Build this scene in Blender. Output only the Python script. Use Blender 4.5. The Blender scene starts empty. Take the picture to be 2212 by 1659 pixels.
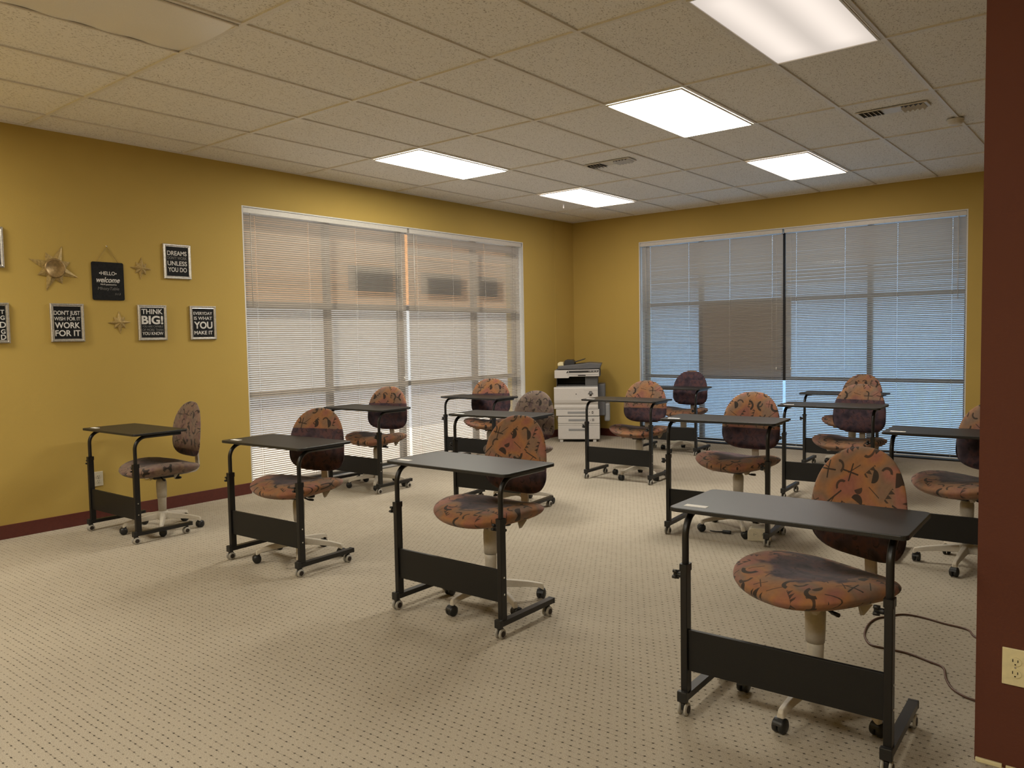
import bpy, bmesh, math, random
from mathutils import Vector, Matrix
random.seed(7)
PI=math.pi; COL=bpy.context.scene.collection
R=math.radians
# ------------------------------------------------------------------ materials
class S:
    """socket wrapper so shader maths can be written as expressions"""
    def __init__(s,nt,k): s.nt=nt; s.k=k
    def _m(s,op,*a):
        n=s.nt.nodes.new('ShaderNodeMath'); n.operation=op
        for i,v in enumerate((s,)+a):
            if isinstance(v,S): s.nt.links.new(v.k,n.inputs[i])
            else: n.inputs[i].default_value=v
        return S(s.nt,n.outputs[0])
    def __add__(s,o): return s._m('ADD',o)
    def __sub__(s,o): return s._m('SUBTRACT',o)
    def __mul__(s,o): return s._m('MULTIPLY',o)
    def __truediv__(s,o): return s._m('DIVIDE',o)
    def lt(s,o): return s._m('LESS_THAN',o)
    def gt(s,o): return s._m('GREATER_THAN',o)
    def floor(s): return s._m('FLOOR')
    def fract(s): return s._m('FRACT')
    def abs(s): return s._m('ABSOLUTE')
    def max(s,o): return s._m('MAXIMUM',o)
    def min(s,o): return s._m('MINIMUM',o)
    def sin(s): return s._m('SINE')
    def cos(s): return s._m('COSINE')
    def mod(s,o): return s._m('FLOORED_MODULO',o)
    def sqrt(s): return s._m('SQRT')
    def step(s,lo,hi):
        n=s.nt.nodes.new('ShaderNodeMapRange'); n.interpolation_type='SMOOTHSTEP'
        s.nt.links.new(s.k,n.inputs['Value']); n.inputs['From Min'].default_value=lo; n.inputs['From Max'].default_value=hi
        return S(s.nt,n.outputs['Result'])
def newmat(name,col=(.5,.5,.5),rough=.6,metal=0,spec=.5):
    m=bpy.data.materials.new(name); m.use_nodes=True; b=m.node_tree.nodes['Principled BSDF']
    b.inputs['Base Color'].default_value=(*col,1); b.inputs['Roughness'].default_value=rough
    b.inputs['Metallic'].default_value=metal; b.inputs['Specular IOR Level'].default_value=spec
    return m,m.node_tree,b
def noise(nt,vec,scale,detail=2,rough=.5):
    n=nt.nodes.new('ShaderNodeTexNoise'); n.inputs['Scale'].default_value=scale; n.inputs['Detail'].default_value=detail; n.inputs['Roughness'].default_value=rough
    if vec is not None: nt.links.new(vec,n.inputs['Vector'])
    return n
def objco(nt): return nt.nodes.new('ShaderNodeTexCoord').outputs['Object']
def ramp(nt,fac,stops):
    n=nt.nodes.new('ShaderNodeValToRGB'); e=n.color_ramp.elements
    while len(e)<len(stops): e.new(.5)
    for x,(p,c) in zip(e,stops): x.position=p; x.color=(*c,1)
    nt.links.new(fac.k if isinstance(fac,S) else fac,n.inputs['Fac']); return n.outputs['Color']
def mix(nt,fac,a,b):
    n=nt.nodes.new('ShaderNodeMix'); n.data_type='RGBA'
    for v,i in ((fac,0),(a,6),(b,7)):
        if isinstance(v,S): v=v.k
        if isinstance(v,(int,float)): n.inputs[i].default_value=v
        elif isinstance(v,tuple): n.inputs[i].default_value=(*v,1)
        else: nt.links.new(v,n.inputs[i])
    return n.outputs[2]
def bump(nt,b,h,strength=.3,dist=.002):
    n=nt.nodes.new('ShaderNodeBump'); n.inputs['Strength'].default_value=strength; n.inputs['Distance'].default_value=dist
    nt.links.new(h.k if isinstance(h,S) else h,n.inputs['Height']); nt.links.new(n.outputs[0],b.inputs['Normal'])
def speckled(name,col,rough=.6,metal=0,scale=300,amt=.12,bs=.15,spec=.5):
    m,nt,b=newmat(name,col,rough,metal,spec); co=objco(nt); n=noise(nt,co,scale,2)
    c=ramp(nt,n.outputs['Fac'],[(.3,tuple(x*(1-amt) for x in col)),(.7,tuple(min(1,x*(1+amt)) for x in col))])
    nt.links.new(c,b.inputs['Base Color'])
    if bs: bump(nt,b,n.outputs['Fac'],bs,.001)
    return m
def wallpaint(name,col,scale=180):
    m,nt,b=newmat(name,col,.75,0,.25); co=objco(nt); n=noise(nt,co,scale,3,.6); n2=noise(nt,co,1.3,2)
    c=mix(nt,n2.outputs['Fac'],tuple(x*.93 for x in col),tuple(x*1.06 for x in col)); nt.links.new(c,b.inputs['Base Color'])
    bump(nt,b,n.outputs['Fac'],.35,.002); return m
M={}
M['ochre']=wallpaint('ochre_wall_paint',(.44,.308,.080))
M['maroon']=wallpaint('maroon_wall_paint',(.115,.038,.022),120)
M['base_maroon']=speckled('maroon_vinyl_base',(.10,.022,.016),.45,0,60,.1,.05)
M['desk_metal']=speckled('black_powder_coat',(.011,.010,.0095),.36,0,600,.2,.08,.4)
M['desk_wood']=speckled('black_laminate_edge',(.011,.0105,.010),.5,0,400,.2,.1,.3)
# desktop laminate: grained, half glossy
m,nt,b=newmat('black_laminate_top',(.03,.028,.026),.42,0,.42); co=objco(nt); n=noise(nt,co,420,3,.7)
nt.links.new(ramp(nt,n.outputs['Fac'],[(.35,(.008,.008,.008)),(.7,(.026,.025,.024))]),b.inputs['Base Color']); bump(nt,b,n.outputs['Fac'],.25,.0006); M['desk_top']=m
M['black_plastic']=speckled('black_plastic',(.012,.012,.012),.42,0,200,.15,.05)
M['beige_plastic']=speckled('beige_plastic',(.50,.45,.37),.45,0,80,.05,.03)
M['wheel_grey']=speckled('grey_rubber_tyre',(.36,.34,.30),.55,0,80,.08,.03)
M['chrome']=newmat('bright_steel',(.75,.75,.74),.22,1)[0]
M['silver']=speckled('brushed_silver_frame',(.58,.56,.53),.34,.85,90,.18,.1)
M['paper']=speckled('white_paper',(.88,.86,.84),.8,0,100,.03,0)
M['ink_black']=speckled('black_print',(.010,.010,.011),.6,0,60,.1,.02,.15)
M['chalk_black']=speckled('chalkboard_black',(.013,.013,.014),.7,0,60,.25,.05,.15)
M['ink_white']=speckled('white_lettering',(.62,.60,.58),.7,0,60,.05,0)
M['ink_grey']=speckled('grey_lettering',(.20,.19,.18),.7,0,60,.1,0)
M['gold']=speckled('antique_gold_paint',(.36,.255,.095),.42,.35,90,.25,.3)
M['gold_dark']=speckled('antique_gold_disc',(.30,.20,.085),.35,.5,60,.25,.2)
M['jute']=speckled('jute_string',(.30,.20,.08),.9,0,300,.2,.2)
M['cream']=speckled('cream_plastic',(.72,.64,.38),.4,0,60,.04,.02)
M['almond']=speckled('almond_plastic',(.55,.50,.38),.45,0,60,.06,.03)
M['slot']=newmat('dark_slot',(.02,.012,.008),.6)[0]
M['vent_white']=speckled('vent_enamel',(.66,.62,.55),.5,0,60,.06,.03)
M['vent_dark']=newmat('duct_dark',(.07,.062,.055),.8)[0]
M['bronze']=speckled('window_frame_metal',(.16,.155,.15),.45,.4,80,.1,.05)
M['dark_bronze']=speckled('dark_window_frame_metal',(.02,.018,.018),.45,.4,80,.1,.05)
M['jamb']=speckled('white_window_jamb',(.60,.60,.58),.5,0,80,.05,.03)
M['rail']=speckled('blind_rail_enamel',(.55,.52,.47),.4,0,60,.04,.02)
M['copier_white']=speckled('copier_offwhite',(.56,.53,.50),.45,0,120,.03,.02)
M['copier_grey']=speckled('copier_grey',(.10,.10,.105),.5,0,120,.08,.03)
M['copier_mid']=speckled('copier_mid_grey',(.26,.26,.26),.5,0,120,.06,.03)
M['copier_dark']=speckled('copier_dark',(.02,.018,.018),.5,0,120,.1,.03)
M['poster_back']=speckled('sign_board_back',(.30,.26,.24),.8,0,40,.05,.02)
M['poster_grey']=speckled('grey_sign_board',(.10,.105,.11),.8,0,40,.05,.02)
M['cable_brown']=speckled('brown_cable_sheath',(.085,.035,.018),.5,0,200,.3,.1)
M['cable_grey']=speckled('grey_cable_sheath',(.35,.32,.27),.5,0,200,.1,.05)
M['tbar']=speckled('ceiling_grid_enamel',(.72,.68,.61),.5,0,120,.06,.03)
M['plaster']=speckled('pale_plaster_outside',(.80,.72,.66),.9,0,8,.06,.2)
M['stucco']=speckled('orange_stucco',(.85,.40,.17),.9,0,8,.12,.3)
M['patio']=speckled('pale_concrete_outside',(.66,.56,.50),.9,0,8,.1,.2)
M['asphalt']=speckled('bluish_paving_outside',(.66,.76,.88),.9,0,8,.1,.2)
# carpet: beige loop pile with rows of dark pits
m,nt,b=newmat('beige_patterned_carpet',(.4,.35,.28),.95,0,.1); co=objco(nt)
sx=nt.nodes.new('ShaderNodeSeparateXYZ'); wob=noise(nt,co,14,2); add=nt.nodes.new('ShaderNodeVectorMath'); add.operation='MULTIPLY_ADD'
nt.links.new(wob.outputs['Color'],add.inputs[0]); add.inputs[1].default_value=(.009,.009,0); nt.links.new(co,add.inputs[2]); nt.links.new(add.outputs[0],sx.inputs[0])
X=S(nt,sx.outputs[0])/.036; Y=S(nt,sx.outputs[1])/.0303
par=Y.floor().mod(2.0)*.5; fx=(X+par).fract()-.5; fy=Y.fract()-.5
w=nt.nodes.new('ShaderNodeTexWhiteNoise'); w.noise_dimensions='2D'; cb=nt.nodes.new('ShaderNodeCombineXYZ')
nt.links.new((X+par).floor().k,cb.inputs[0]); nt.links.new(Y.floor().k,cb.inputs[1]); nt.links.new(cb.outputs[0],w.inputs['Vector']); rv=S(nt,w.outputs['Value'])
d=((fx*fx)*2.0+(fy*fy)*1.1).sqrt()
pit=S(nt,((fx*fx)*1.5+(fy*fy)*3.0).sqrt().k).step(.24,.10)*(rv*.75+.35).min(1.0)
thread=(fy.abs().lt(.05)*.28+(fx.abs().lt(.03)*.16))*(rv.gt(.45))
pit=pit.max(thread)
fine=noise(nt,co,330,3,.8); mid=noise(nt,co,1.1,3)
cc=ramp(nt,fine.outputs['Fac'],[(.3,(.22,.185,.138)),(.52,(.41,.36,.285)),(.75,(.62,.56,.46))])
cc=mix(nt,S(nt,mid.outputs['Fac']).step(.3,.75)*.22,cc,(.25,.21,.16))
cc=mix(nt,pit*.96,cc,(.030,.022,.015)); nt.links.new(cc,b.inputs['Base Color'])
bump(nt,b,S(nt,fine.outputs['Fac'])*.5-pit,.6,.004); M['carpet']=m
# ceiling tile: beige mineral fibre with fissures
m,nt,b=newmat('mineral_fibre_tile',(.45,.4,.34),.95,0,.1); co=objco(nt)
mp=nt.nodes.new('ShaderNodeMapping'); mp.inputs['Scale'].default_value=(1.7,1,1); mp.inputs['Rotation'].default_value=(0,0,.5); nt.links.new(co,mp.inputs[0])
n1=noise(nt,mp.outputs[0],75,3,.6); n2=noise(nt,co,240,2); n3=noise(nt,co,.7,2)
fis=S(nt,n1.outputs['Fac']).step(.575,.64)
base=mix(nt,n3.outputs['Fac'],(.80,.775,.73),(.86,.835,.785)); base=mix(nt,S(nt,n2.outputs['Fac']).step(.3,.7)*.18,base,(.64,.60,.54))
nt.links.new(mix(nt,fis*.62,base,(.24,.19,.14)),b.inputs['Base Color']); bump(nt,b,fis*-1.0,.4,.002); M['tile']=m
# blind slat: enamel, lets some light through
m=bpy.data.materials.new('blind_slat'); m.use_nodes=True; nt=m.node_tree; nt.nodes.clear(); out=nt.nodes.new('ShaderNodeOutputMaterial')
df=nt.nodes.new('ShaderNodeBsdfPrincipled'); df.inputs['Base Color'].default_value=(.52,.49,.455,1); df.inputs['Roughness'].default_value=.45
tr=nt.nodes.new('ShaderNodeBsdfTranslucent'); tr.inputs['Color'].default_value=(.80,.72,.64,1); mx=nt.nodes.new('ShaderNodeMixShader'); mx.inputs[0].default_value=.05
nt.links.new(df.outputs[0],mx.inputs[1]); nt.links.new(tr.outputs[0],mx.inputs[2]); nt.links.new(mx.outputs[0],out.inputs[0]); M['slat']=m
# window glass: clear pane
m=bpy.data.materials.new('window_glass'); m.use_nodes=True; nt=m.node_tree; nt.nodes.clear(); out=nt.nodes.new('ShaderNodeOutputMaterial')
tp=nt.nodes.new('ShaderNodeBsdfTransparent'); tp.inputs[0].default_value=(.86,.90,.90,1); gl=nt.nodes.new('ShaderNodeBsdfGlossy'); gl.inputs['Roughness'].default_value=.02
fr=nt.nodes.new('ShaderNodeLayerWeight'); fa=S(nt,fr.outputs['Facing']); fa=fa._m('POWER',5.0)*.9+.05; mx=nt.nodes.new('ShaderNodeMixShader'); nt.links.new(fa.k,mx.inputs[0]); nt.links.new(tp.outputs[0],mx.inputs[1]); nt.links.new(gl.outputs[0],mx.inputs[2]); nt.links.new(mx.outputs[0],out.inputs[0]); M['glass']=m
def lamp_mat(name,col,lo,hi):
    """prismatic diffuser with two fluorescent tubes glowing behind it (tubes run along local y)"""
    m=bpy.data.materials.new(name); m.use_nodes=True; nt=m.node_tree; nt.nodes.clear(); out=nt.nodes.new('ShaderNodeOutputMaterial')
    e=nt.nodes.new('ShaderNodeEmission'); e.inputs[0].default_value=(*col,1); sx=nt.nodes.new('ShaderNodeSeparateXYZ'); nt.links.new(objco(nt),sx.inputs[0])
    ax=(S(nt,sx.outputs[0]).abs()-.15).abs(); ay=S(nt,sx.outputs[1]).abs()
    st=ax.step(.16,.0)*(ay.step(.62,.42)*.75+.25)*(hi-lo)+lo
    nt.links.new(st.k,e.inputs[1]); nt.links.new(e.outputs[0],out.inputs[0]); return m
M['lamp_warm']=lamp_mat('lit_diffuser_yellowish',(1,.95,.83),22,34)
M['lamp_pink']=lamp_mat('lit_diffuser_pinkish',(1,.88,.80),7,11)
M['lamp_soft']=lamp_mat('lit_diffuser_soft',(1,.88,.78),.62,.90)
M['lamp_left']=lamp_mat('lit_diffuser_bright',(1,.94,.80),26,38)
M['diffuser_off']=speckled('unlit_prismatic_diffuser',(.80,.77,.72),.3,0,500,.08,.2)
# chair fabric: rust and orange cloth printed with dark zigzags, arcs and strokes; object colour = (height where the print turns purple, warmth, -)
def fabric(name,ia,ib,seat):
    m,nt,b=newmat(name,(.4,.15,.06),.9,0,.15); co=objco(nt); oi=nt.nodes.new('ShaderNodeObjectInfo')
    sx=nt.nodes.new('ShaderNodeSeparateXYZ'); nt.links.new(co,sx.inputs[0]); oc=nt.nodes.new('ShaderNodeSeparateColor'); nt.links.new(oi.outputs['Color'],oc.inputs[0])
    rnd=S(nt,oi.outputs['Random'])*7.0
    U=S(nt,sx.outputs[ia]); V=S(nt,sx.outputs[ib])
    def layer(size,ou,ov,wd=1.0):
        a=U/size+ou+rnd; c=V/size+ov; ci=c.floor(); a=a+ci*.37
        w=nt.nodes.new('ShaderNodeTexWhiteNoise'); w.noise_dimensions='2D'; cb=nt.nodes.new('ShaderNodeCombineXYZ'); nt.links.new(a.floor().k,cb.inputs[0]); nt.links.new((ci+ou*13).k,cb.inputs[1]); nt.links.new(cb.outputs[0],w.inputs['Vector'])
        sc=nt.nodes.new('ShaderNodeSeparateColor'); nt.links.new(w.outputs['Color'],sc.inputs[0]); r1=S(nt,sc.outputs[0]); r2=S(nt,sc.outputs[1])
        px=a.fract()-.5; py=c.fract()-.5; th=r1*6.283; ct=th.cos(); sn=th.sin()
        x=px*ct-py*sn; y=px*sn+py*ct; rr=(x*x+y*y).sqrt()
        arc=(rr-.30).abs().lt(.055*wd)*x.gt(.08)
        line=x.abs().lt(.022*wd)*y.abs().lt(.42)
        zig=(y+.12).gt(0.0)*((y+.12).lt(((x*3.4).fract()*-1.0+1.0)*.30))*x.abs().lt(.40)
        blob=rr.lt(.25)*(x-y*.3).lt(.03)
        cross=(x.abs().lt(.022*wd).max(y.abs().lt(.022*wd)))*rr.lt(.34)
        q=r2
        f=arc*q.lt(.28)+line*q.gt(.28)*q.lt(.50)+zig*q.gt(.50)*q.lt(.68)+blob*q.gt(.68)*q.lt(.80)+cross*q.gt(.80)*q.lt(.90)
        return f
    marks=layer(.104,0.0,.2,1.3).max(layer(.074,.5,.63,1.2)*.9)
    n1=noise(nt,co,7.5,1); n2=noise(nt,co,16,2); n3=noise(nt,co,60,3)
    warm=ramp(nt,n1.outputs['Fac'],[(.28,(.26,.103,.074)),(.42,(.31,.142,.060)),(.53,(.205,.128,.084)),(.66,(.28,.118,.090)),(.8,(.34,.160,.066))])
    cool=ramp(nt,n2.outputs['Fac'],[(.3,(.028,.021,.032)),(.48,(.062,.042,.056)),(.6,(.100,.050,.054)),(.75,(.045,.033,.050))])
    grey=ramp(nt,n2.outputs['Fac'],[(.3,(.09,.065,.075)),(.5,(.19,.145,.115)),(.7,(.12,.085,.09))])
    if seat:
        rr=((U*U)*8.0+((V-.03)*(V-.03))*9.0).sqrt(); zone=(rr+S(nt,n2.outputs['Fac'])*.5-.25).step(.62,.50)
    else:
        zone=(S(nt,sx.outputs[2])-S(nt,oc.outputs[0])).step(.003,-.003)
    base=mix(nt,S(nt,oc.outputs[1]),warm,grey)
    lowmarks=layer(.05,.3,.1)
    low=mix(nt,lowmarks*.7,cool,(.02,.018,.02))
    c=mix(nt,marks*.93,base,(.022,.02,.018)); c=mix(nt,zone,c,low)
    c=mix(nt,S(nt,n3.outputs['Fac']).step(.3,.8)*.18,c,(.06,.03,.02))
    nt.links.new(c,b.inputs['Base Color']); bump(nt,b,n3.outputs['Fac'],.25,.001); b.inputs['Sheen Weight'].default_value=.15
    return m
M['fab_back']=fabric('chair_back_fabric',0,2,False)
M['fab_seat']=fabric('chair_seat_fabric',0,1,True)
# ------------------------------------------------------------------ mesh helpers
class MB:
    def __init__(s): s.v=[]; s.f=[]; s.sm=[]
    def add(s,vs,fs,smooth=False):
        o=len(s.v); s.v+=[tuple(v) for v in vs]; s.f+=[tuple(i+o for i in f) for f in fs]; s.sm+=[smooth]*len(fs); return s
    def box(s,x0,x1,y0,y1,z0,z1,mat=None):
        vs=[Vector((x,y,z)) for z in (z0,z1) for x,y in ((x0,y0),(x1,y0),(x1,y1),(x0,y1))]
        if mat: vs=[mat@v for v in vs]
        return s.add(vs,[(3,2,1,0),(4,5,6,7),(0,1,5,4),(1,2,6,5),(2,3,7,6),(3,0,4,7)])
    def tube(s,pts,r,n=12,caps=True,rz=None):
        pts=[Vector(p) for p in pts]; vs=[];N=len(pts); prev=None
        for i,p in enumerate(pts):
            t=((pts[min(i+1,N-1)]-p).normalized()+(p-pts[max(i-1,0)]).normalized()).normalized()
            if prev is None: u=t.orthogonal().normalized()
            else: u=(prev-t*prev.dot(t)).normalized()
            prev=u; w=t.cross(u); ri=r[i] if isinstance(r,(list,tuple)) else r
            vs+=[p+(u*math.cos(2*PI*k/n)+w*math.sin(2*PI*k/n))*ri for k in range(n)]
        fs=[(i*n+k,i*n+(k+1)%n,(i+1)*n+(k+1)%n,(i+1)*n+k) for i in range(N-1) for k in range(n)]
        s.add(vs,fs,True)
        if caps: o=len(s.v)-len(vs); s.f+=[tuple(o+k for k in reversed(range(n))),tuple(o+(N-1)*n+k for k in range(n))]; s.sm+=[False,False]
        return s
    def lathe(s,prof,n=24,mat=None,caps=True):
        vs=[];
        for r,z in prof: vs+=[Vector((r*math.cos(2*PI*k/n),r*math.sin(2*PI*k/n),z)) for k in range(n)]
        if mat: vs=[mat@v for v in vs]
        N=len(prof); s.add(vs,[(i*n+k,i*n+(k+1)%n,(i+1)*n+(k+1)%n,(i+1)*n+k) for i in range(N-1) for k in range(n)],True)
        if caps: o=len(s.v)-len(vs); s.f+=[tuple(o+k for k in reversed(range(n))),tuple(o+(N-1)*n+k for k in range(n))]; s.sm+=[False,False]
        return s
    def prism(s,poly,z0,z1,mat=None):
        n=len(poly); vs=[Vector((x,y,z)) for z in (z0,z1) for x,y in poly]
        if mat: vs=[mat@v for v in vs]
        return s.add(vs,[tuple(reversed(range(n))),tuple(range(n,2*n))]+[(k,(k+1)%n,(k+1)%n+n,k+n) for k in range(n)])
    def build(s,name,mat,parent=None,bevel=0,loc=None,seg=2):
        me=bpy.data.meshes.new(name); me.from_pydata(s.v,[],s.f); me.update()
        bm=bmesh.new(); bm.from_mesh(me); bmesh.ops.recalc_face_normals(bm,faces=bm.faces); bm.to_mesh(me); bm.free()
        for p,q in zip(me.polygons,s.sm): p.use_smooth=q
        me.materials.append(M[mat] if isinstance(mat,str) else mat)
        o=bpy.data.objects.new(name,me); COL.objects.link(o)
        if parent: o.parent=parent
        if loc: o.location=loc
        if bevel:
            b=o.modifiers.new('bevel','BEVEL'); b.width=bevel; b.segments=seg; b.limit_method='ANGLE'; b.angle_limit=R(40)
        return o
def tag(o,label,cat,group=None):
    o['label']=label; o['category']=cat
    if group: o['group']=group
    return o
def thing(name,label,cat,loc=(0,0,0),rz=0,group=None):
    o=bpy.data.objects.new(name,None); COL.objects.link(o); o.location=loc; o.rotation_euler=(0,0,rz); o.empty_display_size=.1
    return tag(o,label,cat,group)
def struct(o): o['kind']='structure'; return o
def axis_y(x,y,z): return Matrix.Translation((x,y,z))@Matrix.Rotation(-PI/2,4,'X')   # local z -> +y
def axis_x(x,y,z): return Matrix.Translation((x,y,z))@Matrix.Rotation(PI/2,4,'Y')    # local z -> +x
def rrect(x0,x1,y0,y1,r,n=6):
    P=[]
    for cx,cy,a in ((x1-r,y1-r,0),(x0+r,y1-r,90),(x0+r,y0+r,180),(x1-r,y0+r,270)):
        P+=[(cx+r*math.cos(R(a+90*k/n)),cy+r*math.sin(R(a+90*k/n))) for k in range(n+1)]
    return P
def copy_tree(o,parent=None):
    c=o.copy(); COL.objects.link(c)
    if parent: c.parent=parent
    for ch in list(o.children): copy_tree(ch,c)
    return c
def kids(o,name): return [c for c in o.children if c.name.split('.')[0]==name]
# ------------------------------------------------------------------ room shell
H=3.009; XR=8.6; YF=-11.6; XO,YO=-.216,-7.0597; T=.6096
W1=(-5.30,-1.16); W2=(1.07,4.955); ZW=2.645
def carpet_floor():
    o=MB().add([(0,YF,0),(XR,YF,0),(XR,0,0),(0,0,0)],[(0,1,2,3)]); o.box(0,XR,YF,0,-.12,-.001); return struct(o.build('floor','carpet'))
carpet_floor()
b=MB(); b.box(0,XR,YF,0,H+.010,H+.1); struct(b.build('ceiling','tile'))
b=MB(); b.box(-.30,0,YF,W1[0],0,H+.1).box(-.30,0,W1[0],W1[1],ZW,H+.1).box(-.30,0,W1[1],.30,0,H+.1); struct(b.build('wall_left','ochre'))
b=MB(); b.box(0,W2[0],0,.30,0,H+.1).box(W2[0],W2[1],0,.30,ZW,H+.1).box(W2[1],XR,0,.30,0,H+.1); struct(b.build('wall_back','ochre'))
struct(MB().box(XR,XR+.15,YF,.30,0,H+.1).build('wall_right','ochre')); struct(MB().box(-.3,XR+.15,YF-.15,YF,0,H+.1).build('wall_front','ochre'))
struct(MB().box(6.042,XR,-6.545,-6.42,0,H+.006).build('wall_partition','maroon'))
def baseb(name,x0,x1,y0,y1): struct(MB().box(x0,x1,y0,y1,0,.102).build(name,'base_maroon',bevel=.002))
baseb('baseboard_left',0,.008,YF,W1[0]-.005); baseb('baseboard_left',0,.008,W1[1]+.01,0); baseb('baseboard_back',.008,W2[0]-.01,-.008,0); baseb('baseboard_back',W2[1]+.01,XR,-.008,0)
struct(MB().box(6.046,6.12,-6.556,-6.546,.0,.014).box(6.13,6.75,-6.553,-6.546,0,.012).build('trim_1','cream',bevel=.002))
struct(MB().box(0,.007,-.458,-.444,.11,H-.002).build('trim_2','ochre',bevel=.002))
# T-bar grid
g=MB(); i=0
while XO+i*T<XR: 
    x=XO+i*T
    if x>.02: g.box(x-.012,x+.012,YF,0,H,H+.010)
    i+=1
for j in range(-4,6):
    y=YO+j*2*T
    if y<-.02 and y>YF: g.box(.0,XR,y-.012,y+.012,H-.0005,H+.010)
g.box(0,.018,YF,0,H,H+.010).box(0,XR,-.018,0,H,H+.010)
struct(g.build('trim_3','tbar'))
# ------------------------------------------------------------------ ceiling lights
def light(i,j,mat,label,off=False):
    cx=XO+(i+.5)*T; cy=YO+(j+.5)*2*T
    t=thing('ceiling_light',label,'ceiling light',(cx,cy,H-.006),0,'recessed ceiling lights')
    a,c=T/2-.013,T-.013; f=MB()
    for x0,x1,y0,y1 in ((-a,a,-c,-c+.012),(-a,a,c-.012,c),(-a,-a+.012,-c+.012,c-.012),(a-.012,a,-c+.012,c-.012)): f.box(x0,x1,y0,y1,-.004,.005)
    f.build('frame','tbar',t,bevel=.001)
    d=MB(); nx,ny=12,40; a-=.012; c-=.012
    def z(u,v):
        if not off: return .002
        s=math.sin(PI*u); return .002-.022*s*(.5+.5*math.sin(v*9.0))*abs(math.sin(PI*v))-.012*s+.006*(1-u)*math.sin(v*14)**2
    d.add([(-a+2*a*p/nx,-c+2*c*q/ny,z(p/nx,q/ny)) for q in range(ny+1) for p in range(nx+1)],[(q*(nx+1)+p,q*(nx+1)+p+1,(q+1)*(nx+1)+p+1,(q+1)*(nx+1)+p) for q in range(ny) for p in range(nx)],True)
    d.build('diffuser',mat,t)
light(2,2,'lamp_warm','lit ceiling light above the left window, leftmost of the lit ones')
light(6,2,'lamp_warm','lit greenish-white ceiling light in the middle, between two ceiling vents')
light(8,1,'lamp_soft','large soft-lit ceiling light at the top edge, nearest to the camera')
light(2,4,'lamp_pink','lit pinkish ceiling light nearest to the room corner above the copier')
light(6,4,'lamp_pink','lit pinkish ceiling light nearest to the back window')
light(4,-1,'diffuser_off','unlit ceiling light with a sagging wavy cover at the top left',True)
light(1,-2,'lamp_left','lit unseen ceiling light behind the camera near the left wall'); light(6,-3,'lamp_warm','added unseen ceiling light behind the camera in the middle')  # unseen lights: left inferred from bright wall, middle added to light near room
light(10,-3,'lamp_warm','added unseen ceiling light behind the camera on the right')  # another unseen fixture, added to light the near part of the room
# vents
def vent(x,y,label):
    t=thing('ceiling_vent',label,'vent',(x,y,H-.004),0,'ceiling vents')
    MB().box(-.24,.24,-.075,.075,0,.009).build('plate','vent_white',t,bevel=.001)
    for sx,dr in ((-.145,1),(.145,-1)):
        q=MB().box(sx-.075,sx+.075,-.068,.068,-.002,.0); q.build('opening','vent_dark',t)
        l=MB()
        for k in range(5):
            xx=sx-.064+k*.032; l.box(-.013,.013,-.066,.066,-.001,.001,Matrix.Translation((xx,0,-.009))@Matrix.Rotation(dr*R(38),4,'Y'))
        l.build('louvre','vent_white',t)
vent(2.49,-3.0,'slotted ceiling vent between the middle lit lights and the room corner'); vent(4.95,-3.08,'slotted ceiling vent beside the round smoke detector')
t=thing('smoke_detector','round white smoke detector on the ceiling near the brown partition','smoke detector',(5.25,-2.46,H))
MB().lathe([(.06,0),(.06,-.012),(.052,-.016),(.05,-.034),(.036,-.042),(.0001,-.043)][::-1],28).build('housing','vent_white',t)
t=thing('hanging_tag','small white tag hanging under the ceiling beside the corner light','tag',(.87,-1.46,H-.002)); MB().box(-.001,.001,-.012,.012,-.05,0).build('strip','paper',t); MB().box(-.006,.006,-.014,.014,-.003,.0).build('clip','paper',t)
# ------------------------------------------------------------------ windows (built in a local frame: u along the wall, w outwards)
def window(n,side,u0,u1,umul,zmul,fmat,thick):
    def bx(m,a,c,w0,w1,z0,z1):
        if side=='L': m.box(-w1,-w0,a,c,z0,z1)
        else: m.box(a,c,w0,w1,z0,z1)
    t=bpy.data.objects.new('window_%d'%n,None); COL.objects.link(t); t['kind']='structure'
    f=MB(); bx(f,u0,u1,.13,.19,0,.05); bx(f,u0,u1,.13,.19,ZW-.05,ZW); bx(f,u0,u0+.045,.13,.19,.05,ZW-.05); bx(f,u1-.045,u1,.13,.19,.05,ZW-.05); f.build('window_frame',fmat,t,bevel=.003)
    q=MB()
    for u in umul:
        zl=.05
        if isinstance(u,tuple): u,zl=u
        bx(q,u-thick/2,u+thick/2,.128,.192,zl,ZW-.05)
    for z in zmul: bx(q,u0+.045,u1-.045,.129,.191,z-thick/2,z+thick/2)
    q.build('mullion',fmat,t)
    gq=MB(); bx(gq,u0+.04,u1-.04,.158,.162,.04,ZW-.04); gq.build('window_pane','glass',t)
    j=MB(); bx(j,u0,u0+.012,.0,.13,0,ZW-.012); bx(j,u1-.012,u1,.0,.13,0,ZW-.012); bx(j,u0,u1,.0,.13,ZW-.012,ZW); j.build('window_jamb','jamb',t)
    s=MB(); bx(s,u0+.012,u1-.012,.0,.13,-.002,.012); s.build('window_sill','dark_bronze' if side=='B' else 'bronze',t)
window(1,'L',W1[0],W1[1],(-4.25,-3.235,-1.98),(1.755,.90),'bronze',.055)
window(2,'B',W2[0],W2[1],(1.90,(2.981,.87),3.965),(1.80,.845),'dark_bronze',.05)
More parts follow.
